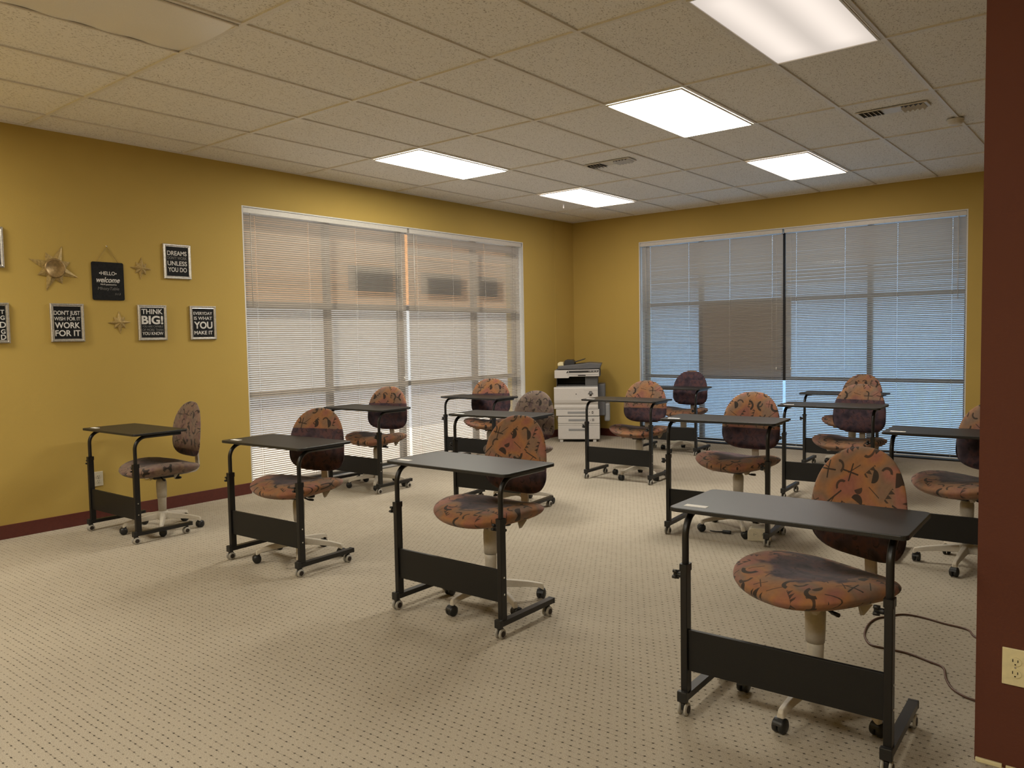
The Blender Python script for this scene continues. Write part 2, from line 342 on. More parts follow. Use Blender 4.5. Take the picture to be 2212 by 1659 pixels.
def blind(side,u0,u1,ang,label,zbot,wand,loose=False):
    t=thing('window_blind',label,'window blind',group='white mini blinds')
    w=.045
    def P(u,o,z): return (-w-o,u,z) if side=='L' else (u,w+o,z)
    def bx(m,a,c,o0,o1,z0,z1):
        if side=='L': m.box(-w-o1,-w-o0,a,c,z0,z1)
        else: m.box(a,c,w+o0,w+o1,z0,z1)
    h=MB(); bx(h,u0,u1,-.040,.02,ZW-.062,ZW-.014); h.build('headrail','rail',t,bevel=.003)
    h=MB(); bx(h,u0+.004,u1-.004,-.016,.012,zbot,zbot+.014); h.build('bottom_rail','rail',t,bevel=.003)
    m=MB(); z=ZW-.078; pitch=.0202; k=0
    while z>zbot+.024:
        zz0=(z-1.0)/1.5; zz0=max(0,min(1,zz0)); a=R(ang[1]+(ang[0]-ang[1])*zz0*zz0*(3-2*zz0)+random.uniform(-1.2,1.2))
        if loose and z>2.2: a+=R(14*math.sin(k*.9)*(z-2.2)/.4); 
        nseg=4; row=[]
        for q in range(nseg+1):
            s=(q/nseg-.5)*.0254; crown=.0018*(1-(2*q/nseg-1)**2)
            o=s*math.cos(a)+crown*math.sin(a); zz=z-s*math.sin(a)+crown*math.cos(a)     # room edge high, outer edge low
            row.append((o,zz))
        dz=random.uniform(-.0006,.0006); dz2=random.uniform(-.0006,.0006)
        cuts=[u0+.006]
        for fr in (.07,.36,.65,.93): cuts+=[u0+(u1-u0)*fr-.0022,u0+(u1-u0)*fr+.0022]      # route holes for the lift cords
        cuts.append(u1-.006); vs=[]
        for uc in cuts:
            e=dz+(dz2-dz)*(uc-u0)/(u1-u0); vs+=[P(uc,o,zz+e) for o,zz in row]
        m.add(vs,[(c*(nseg+1)+q,c*(nseg+1)+q+1,(c+1)*(nseg+1)+q+1,(c+1)*(nseg+1)+q) for c in range(len(cuts)-1) for q in range(nseg) if not(c%2==1 and q in(1,2))],True); z-=pitch; k+=1
    m.build('slats','slat',t)
    L=u1-u0; c=MB()
    for fr in (.07,.36,.65,.93):
        u=u0+L*fr; c.tube([P(u,-.0145,ZW-.07),P(u,-.0145,zbot+.012)],.0011,5); c.tube([P(u,.0145,ZW-.07),P(u,.0145,zbot+.012)],.0011,5)
    c.build('ladder_cord','rail',t)
    u=u0+L*wand; c=MB(); c.tube([P(u,-.022,ZW-.06),P(u,-.024,1.72)],.004,8); c.build('tilt_wand','rail',t)
    u=u0+L*(1-wand); c=MB(); c.tube([P(u,-.02,ZW-.06),P(u,-.022,.98)],.0015,6).lathe([(.003,.0),(.008,.02),(.007,.035),(.002,.04)],10,Matrix.Translation(P(u,-.022,.945))); c.build('pull_cord','rail',t)
blind('L',W1[0]+.015,-3.235,(38,35),'left-hand blind of the left window, next to the framed signs',.055,.04)
blind('L',-3.205,W1[1]-.03,(40,36),'right-hand blind of the left window with a few loose top slats',.045,.04,True)
blind('B',W2[0]+.015,3.012,(49,36),'left-hand blind of the back window, nearest to the copier',.022,.04)
blind('B',3.034,W2[1]-.014,(48,36),'right-hand blind of the back window, nearest to the brown partition',.022,.96)
def poster(side,a,c,z0,z1,mat,label):
    m=MB(); m.box(-.150,-.144,a,c,z0,z1) if side=='L' else m.box(a,c,.144,.150,z0,z1)
    tag(m.build('window_sign',mat,bevel=.001),label,'sign','sign boards against the window panes')
poster('L',-3.97,-3.34,1.93,2.19,'poster_grey','grey rectangle of a sign board behind the left-hand blind of the left window')
poster('L',-2.90,-2.22,1.92,2.18,'poster_grey','wider grey sign board behind the right-hand blind of the left window')
poster('L',-1.95,-1.53,1.93,2.18,'poster_grey','smallest grey sign board, behind the blind near the room corner')
poster('B',1.885,3.07,.86,1.775,'poster_back','large beige sign board behind the blinds in the middle of the back window')
# outside
struct(MB().add([(-40,-40,-.13),(-.3,-40,-.13),(-.3,40,-.13),(-40,40,-.13)],[(0,1,2,3)]).build('ground','patio'))
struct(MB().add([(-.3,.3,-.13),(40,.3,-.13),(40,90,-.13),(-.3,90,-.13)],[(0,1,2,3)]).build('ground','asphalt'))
tag(MB().box(-.75,-.31,.31,75,-.13,12).build('sun_blocking_wall','asphalt'),'added bluish wall blocking the sun outside, behind the left edge of the back window','building')  # tall wall added to keep the sun off the back paving
t=thing('neighbouring_building','orange and pale stucco building outside, seen through the slats of the left window blinds','building',(-14,5,-.13))
MB().box(-4,0,-35,35,0,2.75).build('lower_wall','plaster',t); MB().box(-4.1,.12,-35,35,2.75,9).build('upper_wall','stucco',t)
# ------------------------------------------------------------------ desks
def make_desk():
    t=thing('rolling_desk','','desk',group='black rolling desks')
    a=.345; h=.775
    MB().prism(rrect(-.40,.40,-.03,.375,.028),h-.016,h).build('tabletop','desk_top',t,bevel=.003)
    lb=MB().box(-.36,-.275,.018,.050,h+.0002,h+.0012); lb.build('paper_label','paper',t)
    for s in (-1,1):
        x=s*a
        p=MB().prism(rrect(x-.013,x+.013,-.020,.020,.004),.075,.555); po=p.build('post','desk_metal',t)
        k=MB().prism(rrect(x-.0155,x+.0155,-.0225,.0225,.004),.535,.562); k.build('collar','desk_metal',po)
        kn=MB(); kn.lathe([(.006,0),(.006,.016),(.010,.018),(.010,.032),(.006,.034)],12,axis_x(x-.046,-.0,.515))
        for q in range(4): kn.lathe([(.0065,0),(.0065,.015)],10,axis_x(x-.046,.0145*math.cos(q*PI/2+.5),.515+.0145*math.sin(q*PI/2+.5)))
        kn.build('clamp_knob','black_plastic',po)
        # upright round tube bending back under the top
        r=.085; zt=h-.016-.0125; pts=[(x,0,.30),(x,0,zt-r)]+[(x,r-r*math.cos(R(d)),zt-r+r*math.sin(R(d))) for d in range(10,91,10)]+[(x,.34,zt)]
        MB().tube(pts,.0125,14).build('bent_tube','desk_metal',t)
        ft=MB().prism(rrect(x-.0165,x+.0165,-.028,.392,.003),.058,.083).build('foot','desk_metal',t)
        MB().box(x-.019,x+.019,-.040,-.020,.052,.092).build('end_cap','black_plastic',ft,bevel=.003)
        MB().box(x-.018,x+.018,.385,.398,.056,.085).build('end_cap','black_plastic',ft,bevel=.003)
        for yy in (-.012,.362):
            c=MB(); c.lathe([(.009,.044),(.009,.060)],10,Matrix.Translation((x,yy,0))); c.box(x-.006,x+.006,yy-.020,yy+.012,.022,.046); co=c.build('caster','black_plastic',t,bevel=.002)
            for wx in (-.018,.007):
                MB().lathe([(.015,0),(.0235,.002),(.0245,.0055),(.0235,.009),(.015,.011)],20,axis_x(x+wx,yy-.008,.0245)).build('wheel','wheel_grey',co)
            for wx in (-.0195,.0175): MB().lathe([(.0145,0),(.0145,.002)],16,axis_x(x+wx,yy-.008,.0245)).build('hub_cap','slot',co)
    pn=MB().box(-a+.013,a-.013,-.008,.008,.165,.318).build('modesty_panel','desk_wood',t,bevel=.0015)
    sc=MB()
    for z in (.205,.285):
        sc.lathe([(.0045,0),(.0045,.002)],10,axis_x(a+.0128,0,z)); sc.lathe([(.0045,0),(.0045,.002)],10,axis_x(-a-.0148,0,z))
    sc.build('screw','chrome',pn)
    return t
DESKS=[ # x,y,rot,h,label?,text
 (5.496,-6.80,1.7,.770,1,'black rolling desk nearest to the camera, large at bottom right'),
 (3.788,-6.648,.6,.776,1,'black rolling desk of the front row just left of the nearest desk'),
 (2.207,-6.625,2.4,.772,1,'black rolling desk of the front row in front of the left window blind'),
 (.613,-6.825,.9,.777,1,'black rolling desk standing alone by the ochre wall, under the framed signs'),
 (.682,-4.648,1.8,.765,0,'black rolling desk of the second row closest to the left window'),
 (2.313,-4.603,6.0,.775,1,'black rolling desk of the second row behind the front-row chair at the centre'),
 (4.183,-4.419,5.0,.812,1,'black rolling desk of the second row with its purple-bottomed chair, right of centre'),
 (5.60,-4.285,3.0,.790,1,'black rolling desk cut off at the right by the brown partition'),
 (.740,-3.102,1.0,.762,0,'black rolling desk of the third row in front of the left window'),
 (2.504,-2.931,2.9,.783,1,'black rolling desk of the third row standing in front of the copier'),
 (4.421,-2.830,3.8,.795,1,'black rolling desk of the third row in front of the back window\'s right blind'),
 (2.053,-1.067,3.1,.774,0,'black rolling desk of the last row closest to the copier'),
 (4.049,-1.227,3.5,.777,0,'black rolling desk of the last row, seen behind another desk by the back window')]
d0=make_desk()
for n,(x,y,rz,h,lb,txt) in enumerate(DESKS):
    d=d0 if n==0 else copy_tree(d0)
    d.location=(x,y,0); d.rotation_euler=(0,0,R(rz)); d['label']=txt
    dz=h-.775
    for nm in ('tabletop','paper_label','bent_tube'):
        for c in kids(d,nm): c.location.z=dz
    if not lb:
        for c in kids(d,'paper_label'): bpy.data.objects.remove(c)
# ------------------------------------------------------------------ chairs
def make_chair():
    t=thing('task_chair','','chair',group='patterned swivel task chairs')
    # seat cushion
    m=MB(); n=56; rings=[.0,.25,.45,.62,.76,.87,.94,.975,.995]
    def out(ph):
        c,s=math.cos(ph),math.sin(ph); e=2.35; k=(abs(c)**e+abs(s)**e)**(-1/e); b=.275 if s<0 else .262
        return .288*c*k*(1-.04*max(0,s)),b*s*k
    def zr(x,y): return .490+.026*(x/.288)**2*(1-.6*max(0,y/.26))-.020*max(0,-y/.275)**2-.012*max(0,y/.26)**2
    def top(x,y,ro): return zr(x,y)+.036*(1-ro**4)**.5+.020*(x/.2)**2*(1-ro)*(1 if y<.1 else .4)-.020*math.exp(-((x/.13)**2+((y-.10)/.15)**2))
    def bot(x,y,ro): return zr(x,y)-.066*(1-ro**3)**.55
    vs=[];idx=[]
    for ro in rings:
        for k in range(n): ox,oy=out(2*PI*k/n); vs.append((ox*ro,oy*ro,top(ox*ro,oy*ro,ro)))
    for k in range(n): ox,oy=out(2*PI*k/n); vs.append((ox,oy,zr(ox,oy)-.003))
    for ro in rings[::-1]:
        for k in range(n): ox,oy=out(2*PI*k/n); vs.append((ox*ro,oy*ro,bot(ox*ro,oy*ro,ro)))
    NR=len(rings)*2+1
    m.add(vs,[(i*n+k,i*n+(k+1)%n,(i+1)*n+(k+1)%n,(i+1)*n+k) for i in range(NR-1) for k in range(n) if not(i==0 or i==NR-2)],True)
    o0=0; m.add([vs[0]]+vs[n:2*n],[(0,1+k,1+(k+1)%n) for k in range(n)],True); m.add([vs[(NR-1)*n]]+vs[(NR-2)*n:(NR-1)*n],[(0,1+(k+1)%n,1+k) for k in range(n)],True)
    st=m.build('seat','fab_seat',t)
    bm=bmesh.new(); bm.from_mesh(st.data); bmesh.ops.remove_doubles(bm,verts=bm.verts,dist=.0001); bmesh.ops.recalc_face_normals(bm,faces=bm.faces); bm.to_mesh(st.data); bm.free()
    for p in st.data.polygons: p.use_smooth=True
    # torn dust cover under the seat
    for (x,y,s) in ((-.13,-.10,.045),(.12,-.12,.038),(.20,.02,.03)): MB().add([(x-s,y,.455),(x+s,y+.01,.458),(x+s*.4,y-.012,.418),(x-s*.3,y-.008,.412)],[(0,1,2,3)]).build('torn_lining','beige_plastic',st)
    # backrest
    m=MB(); n=60
    def bo(ph):
        c,s=math.cos(ph),math.sin(ph)
        if s>=0: e=2.35; k=(abs(c)**e+abs(s)**e)**(-1/e); return .222*c*k,.275*s*k
        e=3.1; k=(abs(c)**e+abs(s)**e)**(-1/e); return .222*c*k,.145*s*k
    def pos(ro,ph,side):
        x,z=bo(ph); x*=ro; z*=ro; th=.033*(1-ro**4)**.5 if ro<1 else 0
        y=.205+.035+.10*z-.75*x*x-side*th+.012*math.exp(-((z+.05)/.06)**2)*(1 if side>0 else 0)
        return (x,y,.688+z)
    rr=[.0,.3,.55,.75,.88,.96,.995]; vs=[]
    for ro in rr: vs+=[pos(ro,2*PI*k/n,1) for k in range(n)]
    vs+=[pos(1.0,2*PI*k/n,0) for k in range(n)]
    for ro in rr[::-1]: vs+=[pos(ro,2*PI*k/n,-.55) for k in range(n)]
    NR=len(rr)*2+1
    m.add(vs,[(i*n+k,i*n+(k+1)%n,(i+1)*n+(k+1)%n,(i+1)*n+k) for i in range(NR-1) for k in range(n)],True)
    bk=m.build('backrest','fab_back',t)
    bm=bmesh.new(); bm.from_mesh(bk.data); bmesh.ops.remove_doubles(bm,verts=bm.verts,dist=.0001); bmesh.ops.recalc_face_normals(bm,faces=bm.faces); bm.to_mesh(bk.data); bm.free()
    for p in bk.data.polygons: p.use_smooth=True
    # J-shaped back bar
    j=MB(); path=[(.05,.415),(.20,.418),(.262,.425),(.284,.445),(.290,.475),(.285,.56),(.278,.66)]
    for (y0,z0),(y1,z1) in zip(path[:-1],path[1:]):
        dy,dz=y1-y0,z1-z0; L=math.hypot(dy,dz); ny,nz=-dz/L*.006,dy/L*.006
        j.add([(-.024,y0-ny,z0-nz),(.024,y0-ny,z0-nz),(.024,y0+ny,z0+nz),(-.024,y0+ny,z0+nz),(-.024,y1-ny,z1-nz),(.024,y1-ny,z1-nz),(.024,y1+ny,z1+nz),(-.024,y1+ny,z1+nz)],[(3,2,1,0),(4,5,6,7),(0,1,5,4),(1,2,6,5),(2,3,7,6),(3,0,4,7)])
    j.build('back_bar','beige_plastic',t)
    mc=MB().box(-.052,.052,-.075,.12,.402,.438).build('tilt_mechanism','black_plastic',t,bevel=.006)
    MB().tube([(0,.13,.415),(0,.13,.395)],.008,8).lathe([(.022,0),(.026,.005),(.026,.012),(.018,.016)],16,Matrix.Translation((0,.13,.378))).build('tension_knob','black_plastic',mc)
    MB().tube([(.05,-.02,.412),(.10,-.03,.402),(.12,-.035,.404)],.005,8).tube([(.11,-.033,.403),(.145,-.040,.405)],.008,8).build('height_lever','black_plastic',mc)
    cl=MB(); cl.lathe([(.0285,.135),(.031,.235),(.0312,.262)],24).build('lower_column','beige_plastic',t)
    MB().lathe([(.034,.255),(.0365,.30),(.0375,.368),(.034,.385),(.024,.398),(.02,.404)],24).build('column_sleeve','beige_plastic',t)
    # five-star base
    b=MB(); b.lathe([(.036,.075),(.041,.085),(.041,.125),(.034,.137),(.028,.138)],24)
    for k in range(5):
        an=2*PI*k/5; mt=Matrix.Rotation(an,4,'Z'); sec=[(.020,.023,.082,.128),(.10,.021,.080,.117),(.20,.0175,.073,.102),(.252,.016,.066,.090),(.275,.015,.052,.084),(.282,.013,.050,.070)]
        vs=[]
        for x,w,z0,z1 in sec: vs+=[mt@Vector(p) for p in ((x,-w,z0),(x,w,z0),(x,w*.62,z1),(x,-w*.62,z1))]
        fs=[(i*4+q,i*4+(q+1)%4,(i+1)*4+(q+1)%4,(i+1)*4+q) for i in range(len(sec)-1) for q in range(4)]+[(3,2,1,0),tuple(4*(len(sec)-1)+q for q in range(4))]
        b.add(vs,fs)
    bs=b.build('star_base','beige_plastic',t,bevel=.004)
    for k in range(5):
        an=2*PI*k/5; mt=Matrix.Rotation(an,4,'Z')@Matrix.Translation((.265,0,0))@Matrix.Rotation(1.1+k*1.7,4,'Z')
        c=MB()
        for s in (-1,1): c.lathe([(.010,.0),(.024,.001),(.0268,.008),(.0255,.017),(.017,.021),(.0001,.022)] if s>0 else [(.0001,-.022),(.017,-.021),(.0255,-.017),(.0268,-.008),(.024,-.001),(.010,0)],20,mt@Matrix.Translation((.012,0.002*s,.0268))@Matrix.Rotation(-PI/2,4,'X'))
        c.lathe([(.0075,.040),(.0075,.060)],10,mt); c.box(-.006,.018,-.006,.006,.030,.052,mt)
        hood=[(.028*math.cos(R(q)),.0268+.0285*math.sin(R(q))) for q in range(15,170,15)]
        for (x0,z0),(x1,z1) in zip(hood[:-1],hood[1:]):
            c.add([mt@Vector((.012+x0,y,z0)) for y in (-.017,.017)]+[mt@Vector((.012+x1,y,z1)) for y in (.017,-.017)],[(0,1,2,3)],True)
        c.build('caster','black_plastic',bs)
    return t
# x,y,theta,top height,star angle,(boundary z,greyness),label
CH=[
 (5.51,-6.475,-26,.951,48,(.70,0),'swivel chair with orange printed back behind the desk nearest to the camera'),
 (3.77,-6.30,-2,.968,48,(.725,0),'swivel chair with bright orange back at the front-row desk left of the nearest one'),
 (2.175,-6.35,16,.942,34,(.83,.1),'swivel chair with a dark band across its back, front row before the left blind'),
 (.66,-6.49,-3,.944,42,(.60,.75),'swivel chair seen side-on beside the ochre wall'),
 (.70,-4.38,17,.936,24,(.80,.15),'swivel chair at the desk closest to the left window, second row'),
 (2.36,-4.28,0,.935,36,(.60,.95),'swivel chair with greyish printed back, behind the bright orange one'),
 (4.19,-4.07,-2,.966,12,(.70,.1),'swivel chair right of centre, its back orange above and purple below'),
 (5.635,-4.15,-26,.955,51,(.78,.3),'swivel chair half hidden behind the brown partition edge'),
 (.775,-2.80,36,.935,20,(.795,0),'swivel chair with domed back against the left window near its right end'),
 (2.545,-2.60,13,.935,45,(.69,.15),'swivel chair with orange and purple back just right of the copier'),
 (4.505,-2.51,-5,.942,40,(.83,.3),'swivel chair in the third row, in front of another chair by the back window'),
 (2.10,-.765,4,.949,45,(.95,.2),'dark reddish swivel chair against the back window\'s left blind'),
 (4.06,-.85,-10,.941,30,(.60,.25),'swivel chair farthest back, mostly hidden behind another chair at the back window')]
c0=make_chair()
for n,(x,y,th,h,star,(bz,gr),txt) in enumerate(CH):
    c=c0 if n==0 else copy_tree(c0)
    c.location=(x,y,0); c.rotation_euler=(0,0,R(th)); c['label']=txt
    for k in c.children:
        nm=k.name.split('.')[0]
        if nm=='star_base': k.rotation_euler=(0,0,R(star-th))
        if nm in ('seat','backrest','back_bar','tilt_mechanism','column_sleeve'): k.location.z=h-.958
        if nm in ('seat','backrest'): k.color=(bz,gr,random.random(),1)
# ------------------------------------------------------------------ copier
t=copier=thing('copier','white and grey office copier standing in the room corner','copier',(.350,-.915,0),R(31.2))
w=.55
for x in (.02,.46):
    MB().box(x,x+.045,.01,.05,0,.035).build('foot','copier_white',t,bevel=.003)
for x in (.02,.46): MB().box(x,x+.045,.52,.56,0,.035).build('foot','copier_white',t,bevel=.003)
MB().box(.005,w-.005,.02,.58,.030,.43).build('cabinet','copier_mid',t,bevel=.004)
MB().box(-.02,w-.02,.02,.58,.43,.745).build('body','copier_mid',t,bevel=.004)
def drawer(x0,x1,z0,z1,hx0,hx1,hz,y=-.004):
    d=MB().box(x0,x1,y,.03,z0,z1).build('drawer','copier_white',t,bevel=.003); MB().box(hx0,hx1,y-.002,y+.01,hz-.015,hz+.015).build('handle_recess','copier_mid',d,bevel=.002); return d
drawer(.0,w,.040,.222,.14,.40,.163); MB().box(.0,w,-.002,.03,.225,.246).build('trim_strip','copier_white',t,bevel=.002)
d=drawer(.0,w,.250,.340,.14,.40,.292); MB().box(.425,.432,-.006,-.003,.287,.297).box(.452,.476,-.006,-.003,.28,.308).build('size_dial','slot',d)
MB().box(.459,.469,-.0075,-.0055,.287,.301).build('indicator','ink_white',d)
d=drawer(-.025,w-.003,.350,.437,.13,.395,.392,-.006); MB().box(.415,.423,-.008,-.005,.392,.402).box(.448,.468,-.008,-.005,.378,.41).build('size_dial','slot',d)
MB().box(.474,.4755,-.0075,-.0055,.352,.435).build('seam','copier_mid',d); MB().box(.454,.462,-.0095,-.0075,.387,.401).build('indicator','ink_white',d)
# front door with a hollow lower edge
prof=[(.0,.442),(-.004,.47),(.002,.50),(-.014,.525),(-.020,.56),(-.020,.715),(-.012,.730),(.03,.732),(.03,.442)]
mt=Matrix(((0,0,1,0),(1,0,0,0),(0,1,0,0),(0,0,0,1)))
dr=MB(); n=len(prof); dr.add([Vector((-.047,y,z)) for y,z in prof]+[Vector((w-.018,y,z)) for y,z in prof],[tuple(range(n)),tuple(range(n,2*n))]+[(k,(k+1)%n,(k+1)%n+n,k+n) for k in range(n)])
do=dr.build('front_door','copier_white',t,bevel=.002)
MB().box(.24,.252,-.022,-.019,.633,.645).build('emblem','slot',do); MB().box(.258,.288,-.0215,-.0195,.61,.655).build('badge_plate','copier_white',do)
MB().box(.352,.353,-.0215,-.019,.685,.73).box(.352,.53,-.0215,-.019,.684,.686).build('toner_cover_seam','copier_mid',do)
e=MB(); e.lathe([(.024,0),(.024,.002)],20,axis_y(.437,-.0235,.655)).box(.402,.472,-.0235,-.021,.636,.646).box(.422,.452,-.0235,-.021,.612,.64); e.build('sticker','slot',do)
e=MB(); e.lathe([(.017,0),(.017,.001)],20,axis_y(.437,-.0245,.655)); e.build('sticker_face','copier_mid',do); MB().box(.427,.447,-.026,-.0245,.651,.656).build('sticker_mark','slot',do)
MB().box(-.01,w-.03,.34,.58,.745,.862).build('output_bay_back','copier_dark',t); MB().box(-.015,-.005,.03,.58,.745,.862).build('output_bay_side','copier_dark',t)
MB().box(.365,w-.02,.03,.36,.745,.862).build('bay_column','copier_grey',t,bevel=.004)
MB().box(0,.36,.04,.34,.748,.762).build('output_tray','copier_dark',t,bevel=.004)
MB().box(-.03,.02,.03,.09,.862,.955).box(-.03,w+.01,.08,.58,.862,.965).build('scanner_body','copier_grey',t,bevel=.006)
s=MB(); s.add([],[]); s.prism([(-.035,.852),(.150,.852),(.160,.872),(w,.872),(w,.962),(-.035,.955)],0,.11,Matrix(((1,0,0,0),(0,0,1,-.035),(0,1,0,0),(0,0,0,1)))); so=s.build('scanner_front','copier_white',t,bevel=.004)
MB().prism([(.118,.921),(.140,.948),(w-.004,.953),(w-.012,.928),(.3,.922)],0,.004,Matrix(((1,0,0,0),(0,0,1,-.0385),(0,1,0,0),(0,0,0,1)))).build('control_strip','copier_dark',so)
for k in range(6): MB().box(.415+k*.020,.428+k*.020,-.0400,-.0384,.935,.945).build('button','ink_white' if k%2 else 'copier_mid',so)
MB().lathe([(.007,0),(.007,.002)],12,axis_y(.150,-.0405,.935)).build('button','ink_white',so)
MB().box(.135,.535,-.0385,-.034,.895,.900).build('display_edge','copier_mid',so); MB().box(.275,.375,-.039,-.034,.880,.893).build('display_edge','copier_dark',so)
l=MB(); l.prism([(.0,.965),(.56,.972),(.585,1.035),(.42,1.048),(.01,1.008)],0,.50,Matrix(((1,0,0,0),(0,0,1,.02),(0,1,0,0),(0,0,0,1)))); lid=l.build('document_lid','copier_grey',t,bevel=.008)
MB().prism([(.09,1.01),(.09,1.075),(.11,1.088),(.2,1.085),(.225,1.06),(.225,1.01)],.0,.34,Matrix(((1,0,0,0),(0,0,1,.08),(0,1,0,0),(0,0,0,1)))).build('feeder','copier_dark',lid,bevel=.006)
MB().prism([(.12,1.018),(.36,1.092),(.355,1.100),(.115,1.030)],.0,.30,Matrix(((1,0,0,0),(0,0,1,.10),(0,1,0,0),(0,0,0,1)))).build('feeder_tray','copier_dark',lid,bevel=.002)
MB().prism([(.0,1.008),(.0,1.045),(.02,1.062),(.075,1.060),(.082,1.012)],0,.2,Matrix(((1,0,0,0),(0,0,1,.06),(0,1,0,0),(0,0,0,1)))).build('feeder_cap','cream',lid,bevel=.008)
MB().box(w-.02,w+.075,.12,.48,.34,.76).build('side_unit','copier_grey',t,bevel=.01); MB().box(w+.06,w+.135,.15,.45,.26,.50).build('bypass_tray','copier_mid',t,bevel=.02)
# ------------------------------------------------------------------ wall pieces on the left wall (x=0, facing +x; u=y, z up)
def txt(s,size,y,z,parent,mat,width=None,name='lettering',off=.0,shear=0,x=.0165):
    cu=bpy.data.curves.new(name,'FONT'); cu.body=s; cu.size=size; cu.extrude=.0004; cu.align_x='CENTER'; cu.align_y='CENTER'; cu.offset=off; cu.shear=shear
    tmp=bpy.data.objects.new('tmp',cu); COL.objects.link(tmp); dg=bpy.context.evaluated_depsgraph_get(); dg.update()
    me=bpy.data.meshes.new_from_object(tmp.evaluated_get(dg)); bpy.data.objects.remove(tmp)
    xs=[v.co.x for v in me.vertices]; ys=[v.co.y for v in me.vertices]
    w=max(xs)-min(xs); hh=max(ys)-min(ys); cx=(max(xs)+min(xs))/2; cy=(max(ys)+min(ys))/2
    sx=(width/w) if width else 1
    for v in me.vertices:
        a,bb,c=v.co; v.co=(x+c, (a-cx)*sx, bb-cy)
    me.materials.clear(); me.materials.append(M[mat])
    o=bpy.data.objects.new(name,me); COL.objects.link(o); o.parent=parent; o.location=(0,y,z); return o
def frame(y0,z0,label,lines,w=.242,h=.292):
    t=thing('picture_frame',label,'framed sign',(0,y0+w/2,z0+h/2),0,'silver framed motto signs')
    f=MB(); b=.023; prof=[(0,0),(.016,0),(.020,.25),(.020,.5),(.013,.75),(.015,1),(0,1)]
    # mitred moulding
    a,c=w/2,h/2; n=len(prof); vs=[]
    for sy,sz in ((-1,-1),(1,-1),(1,1),(-1,1)):
        for x,q in prof: vs.append((x+.001,sy*(a-b*q),sz*(c-b*q)))
    f.add(vs,[((s*n+k),(s*n+(k+1)%n),(((s+1)%4)*n+(k+1)%n),(((s+1)%4)*n+k)) for s in range(4) for k in range(n)]); f.build('moulding','silver',t,bevel=.001)
    MB().box(.001,.010,-a+b*.8,a-b*.8,-c+b*.8,c-b*.8).build('print','ink_black',t)
    for s,size,z,mat,wd,of in lines: txt(s,size,0,z,t,mat,wd,'lettering',of,0,.0108)
    return t
W='ink_white'; G='ink_grey'
frame(-6.060,1.947,'silver framed motto DREAMS DON\'T WORK UNLESS YOU DO, in the upper row',[('DREAMS',.052,.070,W,.172,.0008),("DON'T WORK",.034,.030,G,.172,0),('UNLESS',.052,-.015,W,.172,.0008),('YOU DO',.052,-.068,W,.165,.0008)])
frame(-6.960,1.428,'silver framed motto DON\'T JUST WISH FOR IT WORK FOR IT, lower row left',[("DON'T JUST",.044,.070,W,.188,.0006),('WISH FOR IT',.038,.030,W,.188,.0004),('WORK',.062,-.020,W,.182,.0012),('FOR IT',.062,-.080,W,.182,.0012)])
frame(-6.297,1.430,'silver framed motto THINK BIG!, between the lower star and the rightmost sign',[('THINK',.058,.092,W,.178,.001),('BIG!',.092,.022,W,.182,.003),('YOU ARE CAPABLE',.024,-.031,G,.178,0),('OF MORE THAN',.028,-.059,G,.178,0),('YOU KNOW',.036,-.089,W,.178,.0004)])
frame(-5.846,1.430,'silver framed motto EVERYDAY IS WHAT YOU MAKE IT, lower row far right',[('EVERYDAY',.036,.082,W,.175,.0004),('IS WHAT',.040,.040,W,.170,.0005),('YOU',.082,-.020,W,.172,.0022),('MAKE IT',.044,-.085,W,.172,.0008)])
ff=frame(-7.477,1.424,'silver framed black sign cut off by the left edge of the photo, lower row',[])
frame(-7.490,1.968,'silver framed picture cut off by the left edge of the photo, upper row',[])
for ch,sz,zz in (('T',.040,.080),('G',.042,.038),('D',.060,-.013),('G',.044,-.062),('D',.050,-.102)): txt(ch,sz,.078,zz,ff,W,None,'lettering',.0008,0,.0108)
# chalkboard sign
t=thing('hanging_chalkboard','black HELLO welcome chalkboard hanging from a string on a nail','sign',(0,-6.519,1.903))
MB().prism(rrect(-.124,.124,-.150,.150,.014),.003,.009,Matrix(((0,0,1,0),(1,0,0,0),(0,1,0,0),(0,0,0,1)))).build('board','chalk_black',t,bevel=.001)
txt('\u2022HELLO\u2022',.040,.0,.062,t,W,.135,'lettering',.0004,0,.0095)
txt('welcome',.058,.0,.010,t,W,.180,'lettering',.0010,.35,.0095); txt('Wi-Fi password is',.016,.0,-.028,t,W,.125,'lettering',.0002,0,.0095)
txt('MhistyTable',.034,.0,-.062,t,G,.165,'lettering',-.0004,.2,.0095); txt('513',.022,.070,-.100,t,G,.045,'lettering',-.0002,.2,.0095)
MB().tube([(.006,-.085,.147),(.006,0,.270),(.006,.085,.147)],.0016,6).build('string','jute',t)
tag(MB().lathe([(.0055,0),(.0055,.0015),(.001,.003)],12,axis_x(.010,-6.519,2.178)).tube([(0,-6.519,2.176),(.0105,-6.519,2.178)],.0012,6).build('wall_nail','chrome'),'small bright nail above the chalkboard string','nail')
